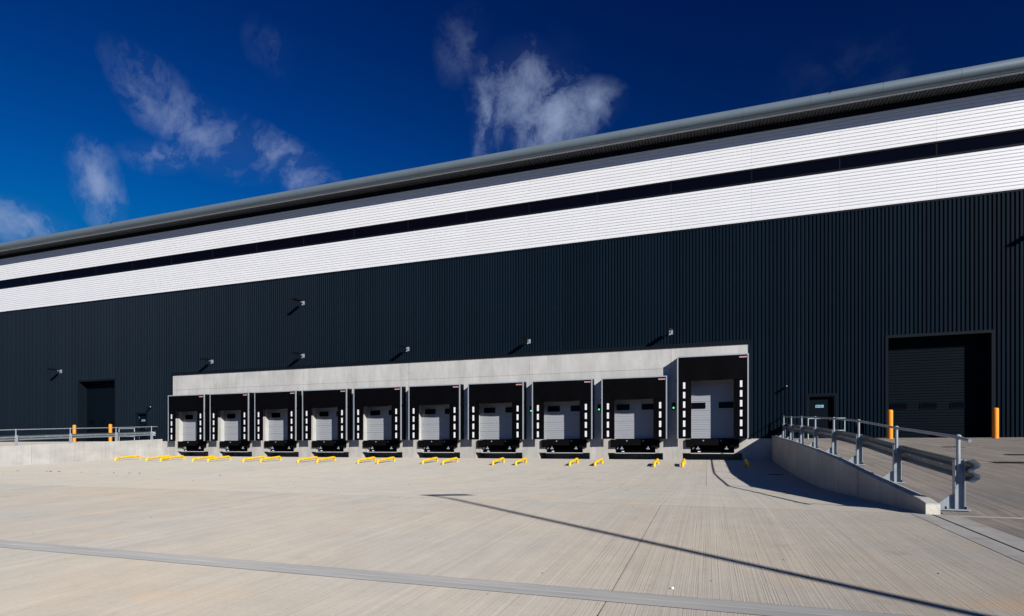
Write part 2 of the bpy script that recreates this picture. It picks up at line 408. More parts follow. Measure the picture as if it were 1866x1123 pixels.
for yj in (-15.0, -8.35, -4.2):
    flat(XR + .27, 44, yj - .07, yj - .012, RAMP, M['strip_pale'], ramps, 'joint_margin', .003)
    flat(XR + .27, 44, yj + .012, yj + .07, RAMP, M['strip_pale'], ramps, 'joint_margin', .003)
for x in (9.2, 15.4):
    flat(x + .012, x + .06, -22.5, -.05, RAMP, M['strip_pale'], ramps, 'joint_margin', .0045)
# slot drain running from the ramp wall towards the camera: two channel lips and a dark slot
drain = tag(bpy.data.objects.new('drain_channel', None), kind='structure'); sc.collection.objects.link(drain)
for k in range(30):
    y1 = -22.56 - k * 1.0; y0 = y1 - .992
    flat(3.018, 3.277, y0, y1, YARD, M['drain'], drain, 'channel_lip', .004)
    flat(3.309, 3.622, y0, y1, YARD, M['drain'], drain, 'channel_lip', .004)
flat(3.26, 3.325, -52, -22.56, YARD, M['black'], drain, 'channel_slot', -.012)
flat(3.27, 3.62, -22.56, -22.47, YARD, M['strip_pale'], drain, 'channel_end', .002)

# ------------------------------------------------------------------ warehouse
wh = thing('warehouse', 'long dark blue and white clad warehouse with rounded grey eave and loading bays', 'warehouse')
P = 4.18 / 24                     # rib pitch
Z_W0, Z_N0, Z_N1, Z_W1 = 11.69, 13.78, 14.47, 16.44
DOCKS = [.22 - 4.18 * (9 - i) for i in range(10)]
CX0, CX1 = -39.44, 2.10            # concrete frontage
CONC = 5.12
# --- ribbed navy sheets
def sheet_mesh(n, width, z0, z1):
    p = width / n; mb = MB(); prof = []
    for i in range(n):
        x = i * p
        prof += [(x, -.002), (x + .30 * p, -.002), (x + .37 * p, -.046), (x + .82 * p, -.046)]
    prof.append((width, -.002))
    vs = []
    for x, y in prof: vs += [(x, y, z0), (x, y, z1)]
    mb.add(vs, [(2 * i, 2 * i + 2, 2 * i + 3, 2 * i + 1) for i in range(len(prof) - 1)])
    return mb.mesh('cladding_sheet', M['navy'])
cache = {}
spans = [(-112, -49.92, 0), (-49.92, -45.73, 5.02), (-45.73, -43.30, 0), (-43.30, -42.16, 2.24), (-42.16, CX0, 0), (CX0, CX1, CONC + .16),
         (CX1, 4.94, 0), (4.94, 6.20, 2.24), (6.20, 8.54, 0), (8.54, 12.78, 5.02), (12.78, 56, 0)]
core = MB()
for x0, x1, z0 in spans:
    ns = max(1, round((x1 - x0) / (6 * P))); wd = (x1 - x0) / ns
    nr = max(2, round(wd / P))
    for k in range(ns):
        key = (nr, round(wd, 4), z0)
        if key not in cache: cache[key] = sheet_mesh(nr, wd, z0 + .02, Z_W0 - .10)
        link('cladding_sheet', cache[key], wh, (x0 + k * wd, 0, 0))
    core.box(x0, x1, .0, .25, max(z0, 0.0) - (0 if z0 else .6), 16.9)
core.build('wall_core', M['black'], wh)
# trims
tr = MB()
tr.box(-112, 56, -.055, 0, Z_W0 - .10, Z_W0 - .005)                # between navy and white
tr.box(CX0 - .06, CX1 + .06, -.07, 0, CONC, CONC + .20)           # drip flashing over the concrete
tr.box(CX0 - .14, CX0, -.055, -.002, 0, CONC); tr.box(CX1, CX1 + .14, -.055, -.002, 0, CONC)
for a, b, h in ((-49.92, -45.73, 5.0), (8.54, 12.78, 5.0)):
    tr.box(a - .12, a, -.06, -.002, .0, h + .14); tr.box(b, b + .14, -.06, -.002, .0, h + .14); tr.box(a, b, -.06, -.002, h, h + .14)
for a, b, h in ((-43.30, -42.16, 2.22), (4.94, 6.20, 2.22)):
    tr.box(a - .07, a, -.055, -.002, 0, h + .09); tr.box(b, b + .09, -.055, -.002, 0, h + .09); tr.box(a, b, -.055, -.002, h, h + .09)
tr.build('flashing', M['navy_flat'], wh)
dl = MB(); dl.box(-112, 56, -.062, 0, Z_W0 - .002, Z_W0 + .03); dl.build('drip_edge', M['white'], wh)
# --- white planks (nearest 300 singly, the rest as one part)
NLOW, NUP = 12, 11
def plank_rows():
    for i in range(NLOW):
        h = (Z_N0 - .05 - Z_W0 - .04) / NLOW; yield Z_W0 + .04 + i * h, h
    for i in range(NUP):
        h = (Z_W1 - Z_N1 - .04) / NUP; yield Z_N1 + .04 + i * h, h
MOD = 4.18; X0 = -1.96
pl_cache = {}
def plank_mb(h, ln, x=0, z=0):
    mb = MB(); g = .021; b = .008
    # front face with softly rolled edges
    prof = [(0.0, 0), (-.030, b), (-.034, b * 2.5), (-.034, h - g - b * 2), (-.030, h - g), (0.0, h - g + .004)]
    vs = []
    for y, zz in prof: vs += [(x, y, z + zz), (x + ln, y, z + zz)]
    n = len(prof)
    mb.add(vs, [(2 * i, 2 * i + 1, 2 * i + 3, 2 * i + 2) for i in range(n - 1)])
    mb.add(vs, [tuple(range(0, 2 * n, 2)), tuple(range(2 * n - 1, 0, -2))])
    return mb
cols = [X0 + MOD * k for k in range(-27, 14)]
cols = [c for c in cols if c < 50]
near_cols = [c for c in cols if -40.0 < c < 12.5]
plank_stuff = MB()
for z, h in plank_rows():
    for cx in cols:
        if cx in near_cols:
            key = round(h, 4)
            if key not in pl_cache: pl_cache[key] = plank_mb(h, MOD - .004).mesh('white_plank', M['white'])
            link('white_plank', pl_cache[key], wh, (cx + .002, -.012, z))
        else:
            m2 = plank_mb(h, MOD - .004, cx + .002, z); o = len(plank_stuff.v)
            plank_stuff.v += [(a, b - .012, c) for a, b, c in m2.v]; plank_stuff.f += [[i + o for i in f] for f in m2.f]; plank_stuff.sm += m2.sm
ps = plank_stuff.build('far_white_planks', M['white'], wh); ps['kind'] = 'stuff'
bk = MB()
bk.box(-114, 56, -.012, -.001, Z_W0 + .035, Z_N0 - .03); bk.box(-114, 56, -.012, -.001, Z_N1 + .03, Z_W1); bk.build('plank_backing', M['joint_grey'], wh)
# --- window band
wf = MB(); ln = MOD
wf.box(0, ln, -.05, 0, 0, .05); wf.box(0, ln, -.05, 0, .64, .69); wf.box(0.004, .028, -.03, 0, .05, .64); wf.box(ln - .028, ln - .004, -.03, 0, .05, .64)
wf_me = wf.mesh('window_frame', M['frame_dark'])
pn = MB(); pn.box(.036, ln - .036, -.012, -.002, .051, .639); pn_me = pn.mesh('window', M['glass'])
sil = MB(); sil.box(0, ln, -.062, -.0505, -.03, .035); sil_me = sil.mesh('window_sill', M['navy_flat'])
for cx in cols:
    wn = link('window', pn_me, wh, (cx, 0, Z_N0)); link('window_frame', wf_me, wn); link('window_sill', sil_me, wn)
# --- head flashing, soffit, eave, roof
hf = MB(); hf.box(-114, 56, -.055, 0, Z_W1 + .002, 16.72); hf.build('head_flashing', M['navy_flat'], wh)
def soffit_mesh(n, width):
    p = width / n; mb = MB(); prof = []
    for i in range(n):
        x = i * p; prof += [(x, .055), (x + .35 * p, .055), (x + .45 * p, 0), (x + .9 * p, 0)]
    prof.append((width, .055)); vs = []
    for x, z in prof: vs += [(x, -.92, z), (x, 0.0, z + .03)]
    mb.add(vs, [(2 * i, 2 * i + 1, 2 * i + 3, 2 * i + 2) for i in range(len(prof) - 1)])
    return mb.mesh('soffit_sheet', M['soffit'])
so_me = soffit_mesh(24, MOD)
for cx in cols: link('soffit_sheet', so_me, wh, (cx, 0, 16.70))
EY, EZ, ER = -1.02, 16.985, .30
ev = MB(); ew = 3.145; arc = [R(75 + 190 * k / 18) for k in range(19)]
pts = [(EY + ER * math.cos(a), EZ + ER * math.sin(a)) for a in arc]
vs = []
for y, z in pts: vs += [(0, y, z), (ew - .008, y, z)]
ev.add(vs, [(2 * i, 2 * i + 2, 2 * i + 3, 2 * i + 1) for i in range(len(pts) - 1)], True)
ev_me = ev.mesh('eave_section', M['eave'])
x = 1.73 - 36 * ew
ek = MB()
while x < 50:
    link('eave_section', ev_me, wh, (x, 0, 0)); x += ew
inner = [(EY + (ER - .012) * math.cos(a), EZ + (ER - .012) * math.sin(a)) for a in arc]
vs = []
for y, z in inner: vs += [(-112, y, z), (55, y, z)]
ek.add(vs, [(2 * i, 2 * i + 2, 2 * i + 3, 2 * i + 1) for i in range(len(inner) - 1)], True)
ek.build('eave_backing', M['soffit'], wh)
lp = MB(); lp.box(-112, 55, -1.05, -.90, 16.655, 16.693); lp.build('eave_lip', M['lip'], wh)
rf = MB(); rf.add([(-112, -.94, 17.27), (55, -.94, 17.27), (55, 60, 19.3), (-112, 60, 19.3)], [(0, 1, 2, 3)])
rf.add([(-112, -.94, 17.24), (55, -.94, 17.24), (55, 60, 19.2), (-112, 60, 19.2)], [(3, 2, 1, 0)]); rf.build('roof', M['roof'], wh)
ew_ = MB(); ew_.box(-112, -111.8, .26, 60, -.6, 17.0); ew_.box(55.8, 56, .26, 60, -.6, 17.0); ew_.box(-111.8, 55.8, 59.8, 60, -.6, 18.9); ew_.build('end_wall', M['navy_flat'], wh)
fl = MB(); fl.box(-111, 55, 1.6, 59, -.3, -.002); fl.build('floor', M['concrete_low'], wh)
# --- precast frontage
JX = [CX0] + [X0 - 2 * MOD * k for k in (4, 3, 2, 1, 0)] + [CX1]
HALF, TH = 1.40, .34
for a, b in zip(JX, JX[1:]):
    a2, b2 = a + .007, b - .007
    up = MB(); up.box(a2, b2, -.001, TH, 3.977, CONC - .002); up.build('concrete_panel', M['concrete'], wh)
    lo = MB(); cuts = [c for c in DOCKS if a < c < b]; xs = a2
    for c in cuts:
        hd = 3.36 if c == DOCKS[-1] else 2.95
        lo.box(xs, c - HALF, 0, TH, .0, 3.966); lo.box(c - HALF, c + HALF, .0, TH, hd, 3.966); xs = c + HALF
    lo.box(xs, b2, 0, TH, .0, 3.966)
    lo.build('concrete_panel', M['concrete'], wh)
jb = MB(); jb.box(CX0 + .01, CX1 - .01, .03, .3, 3.967, 3.976)
for j in JX[1:-1]: jb.box(j - .006, j + .006, .03, .3, 0, CONC - .01)
jb.build('panel_joint', M['base'], wh)
# --- concrete below floor level: T-shaped piers between the leveller pits
PX, QX, ZQ, ZB = 1.14, 1.56, -.80, -1.6
edges = [XL - .11] + [v for c in DOCKS for v in (c - PX, c + PX)] + [XR + .11]
for i in range(0, len(edges), 2):
    a, b = edges[i], edges[i + 1]
    qa = a if i == 0 else a + (QX - PX); qb = b if i == len(edges) - 2 else b - (QX - PX)
    pr = MB(); pr.prism([(a, -.001), (a, ZQ), (qa, ZQ), (qa, ZB), (qb, ZB), (qb, ZQ), (b, ZQ), (b, -.001)], -.004, 1.4)
    recalc(pr_me := pr.mesh('concrete_pier', M['concrete_low'])); link('concrete_pier', pr_me, wh)
pb = MB(); pb.box(XL - .1, XR + .1, 1.401, 1.5, ZB, -.003); pb.build('pit_back_wall', M['concrete_low'], wh)
# --- dock doors
def section_mesh(wd, h, name, mt, ribs=3, d=.02):
    mb = MB(); prof = []; rh = h / ribs
    for i in range(ribs):
        z = i * rh; prof += [(0, z), (0, z + .007), (-d, z + .014), (-d, z + rh - .012), (-.0, z + rh - .007)]
    vs = []
    for y, z in prof: vs += [(-wd / 2, y, z), (wd / 2, y, z)]
    mb.add(vs, [(2 * i, 2 * i + 1, 2 * i + 3, 2 * i + 2) for i in range(len(prof) - 1)])
    return mb.mesh(name, mt)
def dock_door(c, n):
    wd = 2.9; h = .52
    bkm = MB(); bkm.box(-wd / 2, wd / 2, .02, .06, 0.005, n * h)
    d = bkm.build('dock_door', M['doorgrey'], wh, (c, .34, 0))
    for k in range(n): link('door_section', DS, d, (0, 0, .01 + k * h))
    for s in (-.72, .72):
        link('door_window_frame', DWF, d, (s, -.034, 1.86)); link('door_window_pane', DWP, d, (s, -.034, 1.86))
    link('bottom_seal', DSE, d)
DS = section_mesh(2.9, .52, 'door_section', M['doorgrey'], 4, .014)
wfm = MB()
def ring(mb, hw, hh, t, y0, y1):
    mb.box(-hw, hw, y0, y1, hh - t, hh); mb.box(-hw, hw, y0, y1, -hh, -hh + t); mb.box(-hw, -hw + t, y0, y1, -hh + t, hh - t); mb.box(hw - t, hw, y0, y1, -hh + t, hh - t)
ring(wfm, .375, .165, .045, -.02, .02); DWF = wfm.mesh('door_window_frame', M['rubber'])
wpm = MB(); wpm.box(-.33, .33, -.005, .005, -.12, .12); DWP = wpm.mesh('door_window_pane', M['glass'])
sm_ = MB(); sm_.box(-1.45, 1.45, -.02, .0, -.0, .03); DSE = sm_.mesh('bottom_seal', M['rubber'])
for i, c in enumerate(DOCKS): dock_door(c, 7 if i == 9 else 6)
# --- drive-in doors
def big_door(xa, xb, hgt, q=.62):
    cxx = (xa + xb) / 2; wd = xb - xa
    bkm = MB(); bkm.box(-wd / 2, wd / 2, .02, .07, 0, hgt)
    d = bkm.build('sectional_door', M['navy_door'], wh, (cxx, q, 0))
    n = 9; h = hgt / n; sm = section_mesh(wd, h, 'door_section', M['navy_door'], 4, .022)
    for k in range(n): link('door_section', sm, d, (0, 0, k * h))
    for s in (-1.5, -.22, 1.06):
        link('door_window_frame', BWF, d, (s, -.036, 1.62)); link('door_window_pane', BWP, d, (s, -.036, 1.62))
    rv = MB(); rv.box(xa - .2, xa, .251, q + .06, 0, hgt + .2); rv.box(xb, xb + .2, .251, q + .06, 0, hgt + .2); rv.box(xa, xb, .251, q + .06, hgt + .001, hgt + .2)
    rv.box(xa, xa + .004, -.05, .25, 0, hgt); rv.box(xb - .004, xb, -.05, .25, 0, hgt); rv.box(xa + .004, xb - .004, -.05, .25, hgt - .004, hgt + .019)
    rv.build('door_reveal', M['navy_flat'], wh)
bw = MB(); ring(bw, .36, .15, .03, -.015, .02); BWF = bw.mesh('door_window_frame', M['rubber'])
bp_ = MB(); bp_.box(-.33, .33, -.004, .004, -.12, .12); BWP = bp_.mesh('door_window_pane', M['glass'])
big_door(-49.92, -45.73, 5.0); big_door(8.54, 12.78, 5.0)
# --- personnel doors
def small_door(xa, xb, h=2.22):
    wd = xb - xa; mb = MB(); mb.box(0, wd, .16, .21, 0, h)
    rv = [(0, .05), (wd - .05, wd)]
    d = mb.build('personnel_door', M['navy_door'], wh, (xa, 0, 0))
    fr = MB(); fr.box(0, .06, -.03, .159, 0, h); fr.box(wd - .06, wd, -.03, .159, 0, h); fr.box(.06, wd - .06, -.03, .159, h - .06, h + .01); fr.build('door_frame', M['navy_flat'], d)
    sx = wd * .45
    sg = MB(); sg.box(sx - .19, sx + .19, .148, .158, 1.60, 1.74); so = sg.build('door_sign', M['sign'], d)
    hn = MB(); hn.tube([(wd - .2, .155, 1.0), (wd - .2, .10, 1.0), (wd - .34, .10, 1.0)], .011, 8); hn.box(wd - .23, wd - .17, .145, .16, .9, 1.1); hn.build('door_handle', M['galv'], d)
    hg = MB()
    for z in (.25, 1.05, 1.85): hg.tube([(.07, .15, z), (.07, .15, z + .11)], .012, 8)
    hg.build('hinge', M['galv'], d)
    ink = MB()
    for x0, x1, z0, z1 in ((-.15, -.09, 1.63, 1.71), (-.06, .14, 1.69, 1.705), (-.06, .10, 1.665, 1.678), (-.06, .13, 1.635, 1.65)):
        ink.box(sx + x0, sx + x1, .145, .1478, z0, z1)
    ink.build('sign_print', M['sign_ink'], d)
small_door(-43.30, -42.16); small_door(4.94, 6.20)

# ------------------------------------------------------------------ dock shelters
ORD = ['leftmost', 'second', 'third', 'fourth', 'fifth', 'sixth', 'seventh', 'eighth', 'ninth']
FW, FD = 1.825, -.60
def grid_sheet(mb, fn, nu, nv):
    vs = [fn(i / nu, j / nv) for j in range(nv + 1) for i in range(nu + 1)]
    mb.add(vs, [(j * (nu + 1) + i, j * (nu + 1) + i + 1, (j + 1) * (nu + 1) + i + 1, (j + 1) * (nu + 1) + i) for j in range(nv) for i in range(nu)], True)
def make_shelter(H, nmark, label, c):
    t = thing('dock_shelter', label, 'dock shelter', (c, 0, 0), 'dock shelters along the concrete frontage')
    hb = H - (1.27 if H < 4 else 1.36)
    for s in (-1, 1):
        p = MB(); a, b = sorted((s * FW, s * (FW - .065)))
        p.box(a, b, FD - .012, FD + .05, .0, H - .06); p.build('frame_post', M['alu'], t)
        sd = MB(); a, b = sorted((s * (FW - .004), s * (FW - .02))); sd.box(a, b, FD + .0505, -.004, .02, H - .02); sd.build('side_panel', M['fabric'], t)
        cu = MB(); x0, x1 = s * 1.08, s * (FW - .066)
        def fn(u, v, x0=x0, x1=x1, s=s):
            x = x0 + (x1 - x0) * u; z = .005 + (hb + .10) * v
            return (x, FD + .004 + .012 * math.sin(u * 5 + v * 3) * (1 - u) + .01 * (1 - u), z)
        grid_sheet(cu, fn, 6, 10)
        grid_sheet(cu, lambda u, v: (lambda q: (q[0], q[1] + .014, q[2]))(fn(u, v)), 6, 10)
        co = cu.build('side_curtain', M['fabric'], t)
        for k in range(nmark):
            z0 = .13 + k * .522
            mk = MB(); xm = s * 1.45; mk.box(xm - .058, xm + .058, FD - .013, FD - .008, z0, z0 + .345)
            mk.build('marker_stripe', M['marker'], co)
    be = MB(); be.box(-FW, FW, FD - .012, FD + .05, H - .06, H); be.build('frame_beam', M['alu'], t)
    tp = MB(); tp.add([(-FW + .002, FD + .05, H - .012), (FW - .002, FD + .05, H - .012), (FW - .002, -.004, H + .03), (-FW + .002, -.004, H + .03)], [(0, 1, 2, 3)])
    tp.add([(-FW + .002, FD + .05, H - .03), (FW - .002, FD + .05, H - .03), (FW - .002, -.004, H + .012), (-FW + .002, -.004, H + .012)], [(3, 2, 1, 0)]); tp.build('top_panel', M['fabric'], t)
    hc = MB()
    def fh(u, v):
        x = -1.758 + 3.516 * u; z = hb + .012 * math.sin(u * 9) + (H - .062 - hb) * v
        return (x, FD - .006 + (1 - v) * (-.010 + .016 * math.sin(u * 14 + 1) + .02 * math.sin(u * 5)), z)
    grid_sheet(hc, fh, 28, 8); grid_sheet(hc, lambda u, v: (lambda q: (q[0], q[1] + .012, q[2]))(fh(u, v)), 28, 8)
    hco = hc.build('head_curtain', M['fabric'], t)
    lb = MB(); lb.box(1.36, 1.72, FD - .045, FD - .039, H - .215, H - .160); lo = lb.build('maker_label', M['marker'], t)
    rd = MB(); rd.box(1.37, 1.71, FD - .048, FD - .0455, H - .203, H - .172)
    rd.build('label_print', M['red'], lo)
    for s in (-1, 1):
        an = MB(); an.box(s * 1.86 - .03, s * 1.86 + .03, FD + .02, FD + .05, hb - .02, hb + .08); an.build('frame_bracket', M['steel_black'], t)
    return t
sh0 = make_shelter(3.5, 4, 'leftmost black dock shelter with aluminium frame beside the navy wall corner', DOCKS[0])
for i in range(1, 9):
    o = copy_tree(sh0); o.location.x = DOCKS[i]
    o['label'] = {8: 'ninth black dock shelter from left, directly beside the tall six-stripe one'}.get(i, 'low black four-stripe dock shelter, %s from the left end' % ORD[i])
make_shelter(4.52, 6, 'tallest black dock shelter with six white stripes per side, at right end', DOCKS[9])

# ------------------------------------------------------------------ dock levellers
def make_leveller(label, c):
    t = thing('dock_leveller', label, 'dock leveller', (c, 0, ZQ), 'dock levellers below the dock doors')
    z = -ZQ
    d = MB(); d.box(-1.10, 1.10, .02, .9, z - .04, z - .003); d.build('deck', M['steel_black'], t)
    lipm = MB(); lipm.box(-1.05, 1.05, .0, .04, z - .36, z - .045); lipm.build('lip_plate', M['steel_black'], t)
    for s in (-1, 1):
        b = MB(); xa, xb = sorted((s * .93, s * 1.38)); b.box(xa, xb, -.13, -.005, z - .48, z - .02)
        bo = b.build('bumper', M['rubber'], t)
        bt = MB()
        for dx in (.12, .33):
            for dz in (.12, .38): bt.tube([(s * (.93 + dx), -.131, z - .02 - dz), (s * (.93 + dx), -.142, z - .02 - dz)], .022, 8)
        bt.build('bolt', M['frame_dark'], bo)
        k = MB(); k.prism([(-.028, .09), (.028, .09), (.028, .0), (.09, .0), (.09, -.07), (-.09, -.07), (-.09, .0), (-.028, .0)], -.045, -.005)
        recalc(me := k.mesh('lip_support', M['hyd'] if s < 0 else M['galv'])); link('lip_support', me, t, (s * .74, 0, z - .52))
        h = MB(); h.tube([(s * .46, -.03, z - .1), (s * .46, .01, z - .1)], .04, 10); h.build('hinge_boss', M['galv'], t)
    pl = MB(); pl.box(-.75, -.60, -.02, -.012, .055, .11); pl.build('rating_plate', M['marker'], t)
    tri = MB(); tri.prism([(-1.02, .42), (-1.02, .20), (-.96, .27), (-.93, .31)], .0, .02); tri.build('side_stop', M['hyd'], t)
    fr = MB(); fr.box(-1.135, 1.135, -.012, .05, -.03, .012); fr.build('front_sill', M['lip'], t)
    bx = MB(); bx.box(-1.13, 1.13, .06, 1.38, .001, .02); bx.box(-1.12, 1.12, .35, .4, .021, z - .05); bx.box(-1.55, 1.55, .051, 1.39, -.05, -.013); bx.build('pit_frame', M['steel_black'], t)
    hr = MB(); hr.tube([(-.5, .02, .11), (0.2, .03, .10), (.5, .02, .12)], .012, 6); hr.build('hydraulic_hose', M['frame_dark'], t)
    return t
lv0 = make_leveller('black dock leveller with rubber bumpers under the leftmost dock door', DOCKS[0])
for i in range(1, 10):
    o = copy_tree(lv0); o.location.x = DOCKS[i]
    o['label'] = 'black dock leveller under the tall right-hand dock door' if i == 9 else 'black dock leveller with rubber bumpers under the %s dock door from left' % ORD[i]

# ------------------------------------------------------------------ dock signals
def make_signal(label, x):
    t = thing('dock_signal', label, 'signal light', (x, 0, 1.83), 'green dock signal lights')
    b = MB(); b.box(-.09, .09, -.09, -.005, -.20, .20); b.build('signal_housing', M['steel_black'], t)
    for z, m_, nm in ((.10, 'lum', 'red_lens'), (-.09, 'green', 'green_lens')):
        l = MB(); l.tube([(0, -.092, z), (0, -.105, z)], .05, 14); l.build(nm, M[m_], t)
        v = MB()
        for k in range(8):
            a0, a1 = math.pi * k / 8, math.pi * (k + 1) / 8
            v.add([(.072 * math.cos(a), yy, z + .072 * math.sin(a)) for yy in (-.092, -.16) for a in (a0, a1)], [(0, 1, 3, 2)])
        v.build('visor', M['steel_black'], t)
    return t
make_signal('green signal light on concrete just left of the tallest dock shelter', -1.82)
make_signal('green signal light between the eighth and ninth dock shelters from left', -6.02)
make_signal('green signal light between the seventh and eighth dock shelters from left', -10.18)

# ------------------------------------------------------------------ floodlights
def make_flood(label, x, z):
    t = thing('floodlight', label, 'floodlight', (x, -.044, z), 'floodlights on the warehouse wall')
    p = MB(); p.box(-.10, .10, -.05, 0, -.13, .13); p.box(-.13, -.02, -.06, -.005, -.16, -.131); p.build('wall_bracket', M['galv'], t)
    a = MB(); a.tube([(0, -.05, 0), (-.0, -.25, .02), (-.0, -.42, .05)], .028, 8); a.build('arm', M['galv'], t)
    h = MB(); h.box(-.15, .15, -1.0, -.40, .03, .10); h.prism([(-.10, .10), (.10, .10), (.06, .16), (-.06, .16)], -.75, -.40)
    recalc(me := h.mesh('lamp_head', M['lum'])); ho = link('lamp_head', me, t)
    fn = MB()
    for k in range(5): fn.box(-.10 + k * .05 - .004, -.10 + k * .05 + .004, -.98, -.78, .10, .135)
    fn.build('cooling_fin', M['lum'], ho)
    g = MB(); g.box(-.13, .13, -.98, -.48, .022, .03); g.build('lamp_lens', M['lens'], ho)
    return t
fl_specs = [(X0 - 8.36 * 6, 'floodlight on navy wall left of the left drive-in door'), (X0 - 8.36 * 4, 'leftmost floodlight above the concrete frontage'),
            (X0 - 8.36 * 3, 'lower of the two floodlights one above the other'), (X0 - 8.36 * 2, 'floodlight above the fifth and sixth dock shelters from left'),
            (X0 - 8.36, 'floodlight above the seventh and eighth dock shelters from left'), (X0, 'floodlight above the ninth dock shelter from left')]
f0 = None
for i, (x, lb_) in enumerate(fl_specs):
    if f0 is None: o = f0 = make_flood(lb_, x, 5.99)
    else: o = copy_tree(f0); o.location = (x, -.044, 5.99); o['label'] = lb_
o = copy_tree(f0); o.location = (X0 - 8.36 * 3, -.044, 9.72); o['label'] = 'floodlight high on the navy wall, upper of the two in line'
o = copy_tree(f0); o.location = (X0 + 16.72, -.044, 9.76); o['label'] = 'floodlight high on the navy wall at the right edge'

# ------------------------------------------------------------------ cameras
def make_cam(label, x, z):
    t = thing('security_camera', label, 'security camera', (x, -.044, z), 'small wall cameras above the side doors')
    b = MB(); b.box(-.06, .06, -.04, 0, -.06, .06); b.build('mount', M['lum'], t)
    d = MB(); d.tube([(0, -.04, 0), (-.02, -.12, -.01), (-.08, -.34, -.05)], [.03, .055, .06], 12); d.build('camera_body', M['lum'], t)
    e = MB(); e.ball((.02, -.08, .05), .03); e.build('dome', M['camwhite'], t)
    return t
make_cam('small dark security camera up and left of the right personnel door', 3.9, 2.7)
make_cam('small dark security camera between left personnel door and leftmost dock shelter', -41.68, 2.67)

# ------------------------------------------------------------------ yellow wheel guides
def make_hoop(label, x):
    hp = []
    y0, y1, zt, r = -.98, .80, .235, .14
    z0, z1 = -.06, .02
    hp += [(0, y0, z0)]
    for k in range(6):
        a = R(180 - 18 * k); hp.append((0, y0 + r + r * math.cos(a), zt - r - .03 + r * math.sin(a)))
    for k in range(6):
        a = R(90 - 18 * k); hp.append((0, y1 - r + r * math.cos(a), zt - r + .03 + r * math.sin(a)))
    hp.append((0, y1, z1))
    m_ = MB(); m_.tube(hp, .069, 14); me = m_.mesh('wheel_guide', M['yellow'])
    return me
hoop_me = make_hoop('', 0)
for i, c in enumerate(DOCKS):
    for s in (-1, 1):
        yy = -4.02 + random.uniform(-.06, .06)
        o = link('wheel_guide', hoop_me, None, (c + .09 + s * 1.44, yy, yz(yy) - .03))
        # follow the fall of the apron
        o.rotation_euler = (math.atan2(yz(yy + .5) - yz(yy - .5), 1.0), 0, R(random.uniform(-1.5, 1.5)))
        if i == 9: lb_ = 'yellow wheel guide in front of the tallest dock, ' + ('in sunlight' if s < 0 else 'in the shade of the ramp wall')
        elif i == 0: lb_ = ('leftmost yellow tubular wheel guide, beside the left retaining wall' if s < 0 else 'yellow tubular wheel guide right of the leftmost dock door')
        else: lb_ = 'yellow tubular wheel guide, %s of the pair before the %s dock from left' % ('left' if s < 0 else 'right', ORD[i])
        tag(o, lb_, 'wheel guide', 'yellow wheel guides in front of the docks')

# ------------------------------------------------------------------ bollards
def make_bollard(label, x, y):
    t = thing('bollard', label, 'bollard', (x, y, rz(y)), 'amber bollards beside the drive-in doors')
    b = MB(); b.tube([(0, 0, -.02), (0, 0, 1.36), (0, 0, 1.395), (0, 0, 1.41)], [.12, .12, .108, .07], 20); b.build('sleeve', M['amber'], t)
    return t
for x, y, lb_ in ((8.40, -.9, 'amber bollard left of the right drive-in door, behind the handrail'), (12.60, -.9, 'amber bollard right of the right drive-in door'),
                  (-49.1, -.95, 'amber bollard left of the left drive-in door, behind guard rail'), (-44.95, -.95, 'amber bollard right of the left drive-in door, behind guard rail')):
    make_bollard(lb_, x, y)

# ------------------------------------------------------------------ retaining walls
JD = [10.47, 14.7, 18.95, 23.9, 28.8, 32.999]
def rw_top(y): return rz(y) + .165
def retaining(label, xa, xb, dark):
    t = thing('retaining_wall', label, 'retaining wall', ((xa + xb) / 2, -11, 0), 'retaining walls at the ramp edges')
    jg = .02 if dark else .007
    for a, b in zip(JD, JD[1:]):
        ya, yb = a - 33 + (jg if a > 11 else 0), b - 33 - (jg if b < 32 else 0)
        ys = [ya] + [y for y, z in RAMP if ya < y < yb] + [yb]
        poly = [(y, rw_top(y)) for y in ys] + [(yb, -2.2), (ya, -2.2)]
        m_ = MB(); m_.prism(poly, xa + .012, xb - .012, 'X')
        me = m_.mesh('concrete_panel', M['retain']); recalc(me)
        o = link('concrete_panel', me, t); o.matrix_parent_inverse = t.matrix_basis.inverted()
        if b < 32:
            jf = MB(); jy = b - 33; jf.box(xa + .03, xb - .03, jy - jg + .0005, jy + jg - .0005, -2.1, rw_top(jy) - .03); jo = jf.build('joint_filler', M['base'], t); jo.matrix_parent_inverse = t.matrix_basis.inverted()
        bv = o.modifiers.new('bevel', 'BEVEL'); bv.width = .012; bv.segments = 1; bv.limit_method = 'ANGLE'; bv.angle_limit = R(50)
    return t
rwR = retaining('shaded grey concrete ramp wall in front of the right guard rail', XR, XR + .22, True)
retaining('sunlit pale concrete ramp wall left of the docks', XL - .26, XL, False)
e_ = MB(); e_.box(XR + .014, XR + .206, -22.545, -22.53, yz(-22.5) - .02, rw_top(-22.53) - .015)
eo = e_.build('worn_end', M['retain_worn'], rwR); eo.matrix_parent_inverse = rwR.matrix_basis.inverted(); eo['label'] = 'pale chipped end of the wall'

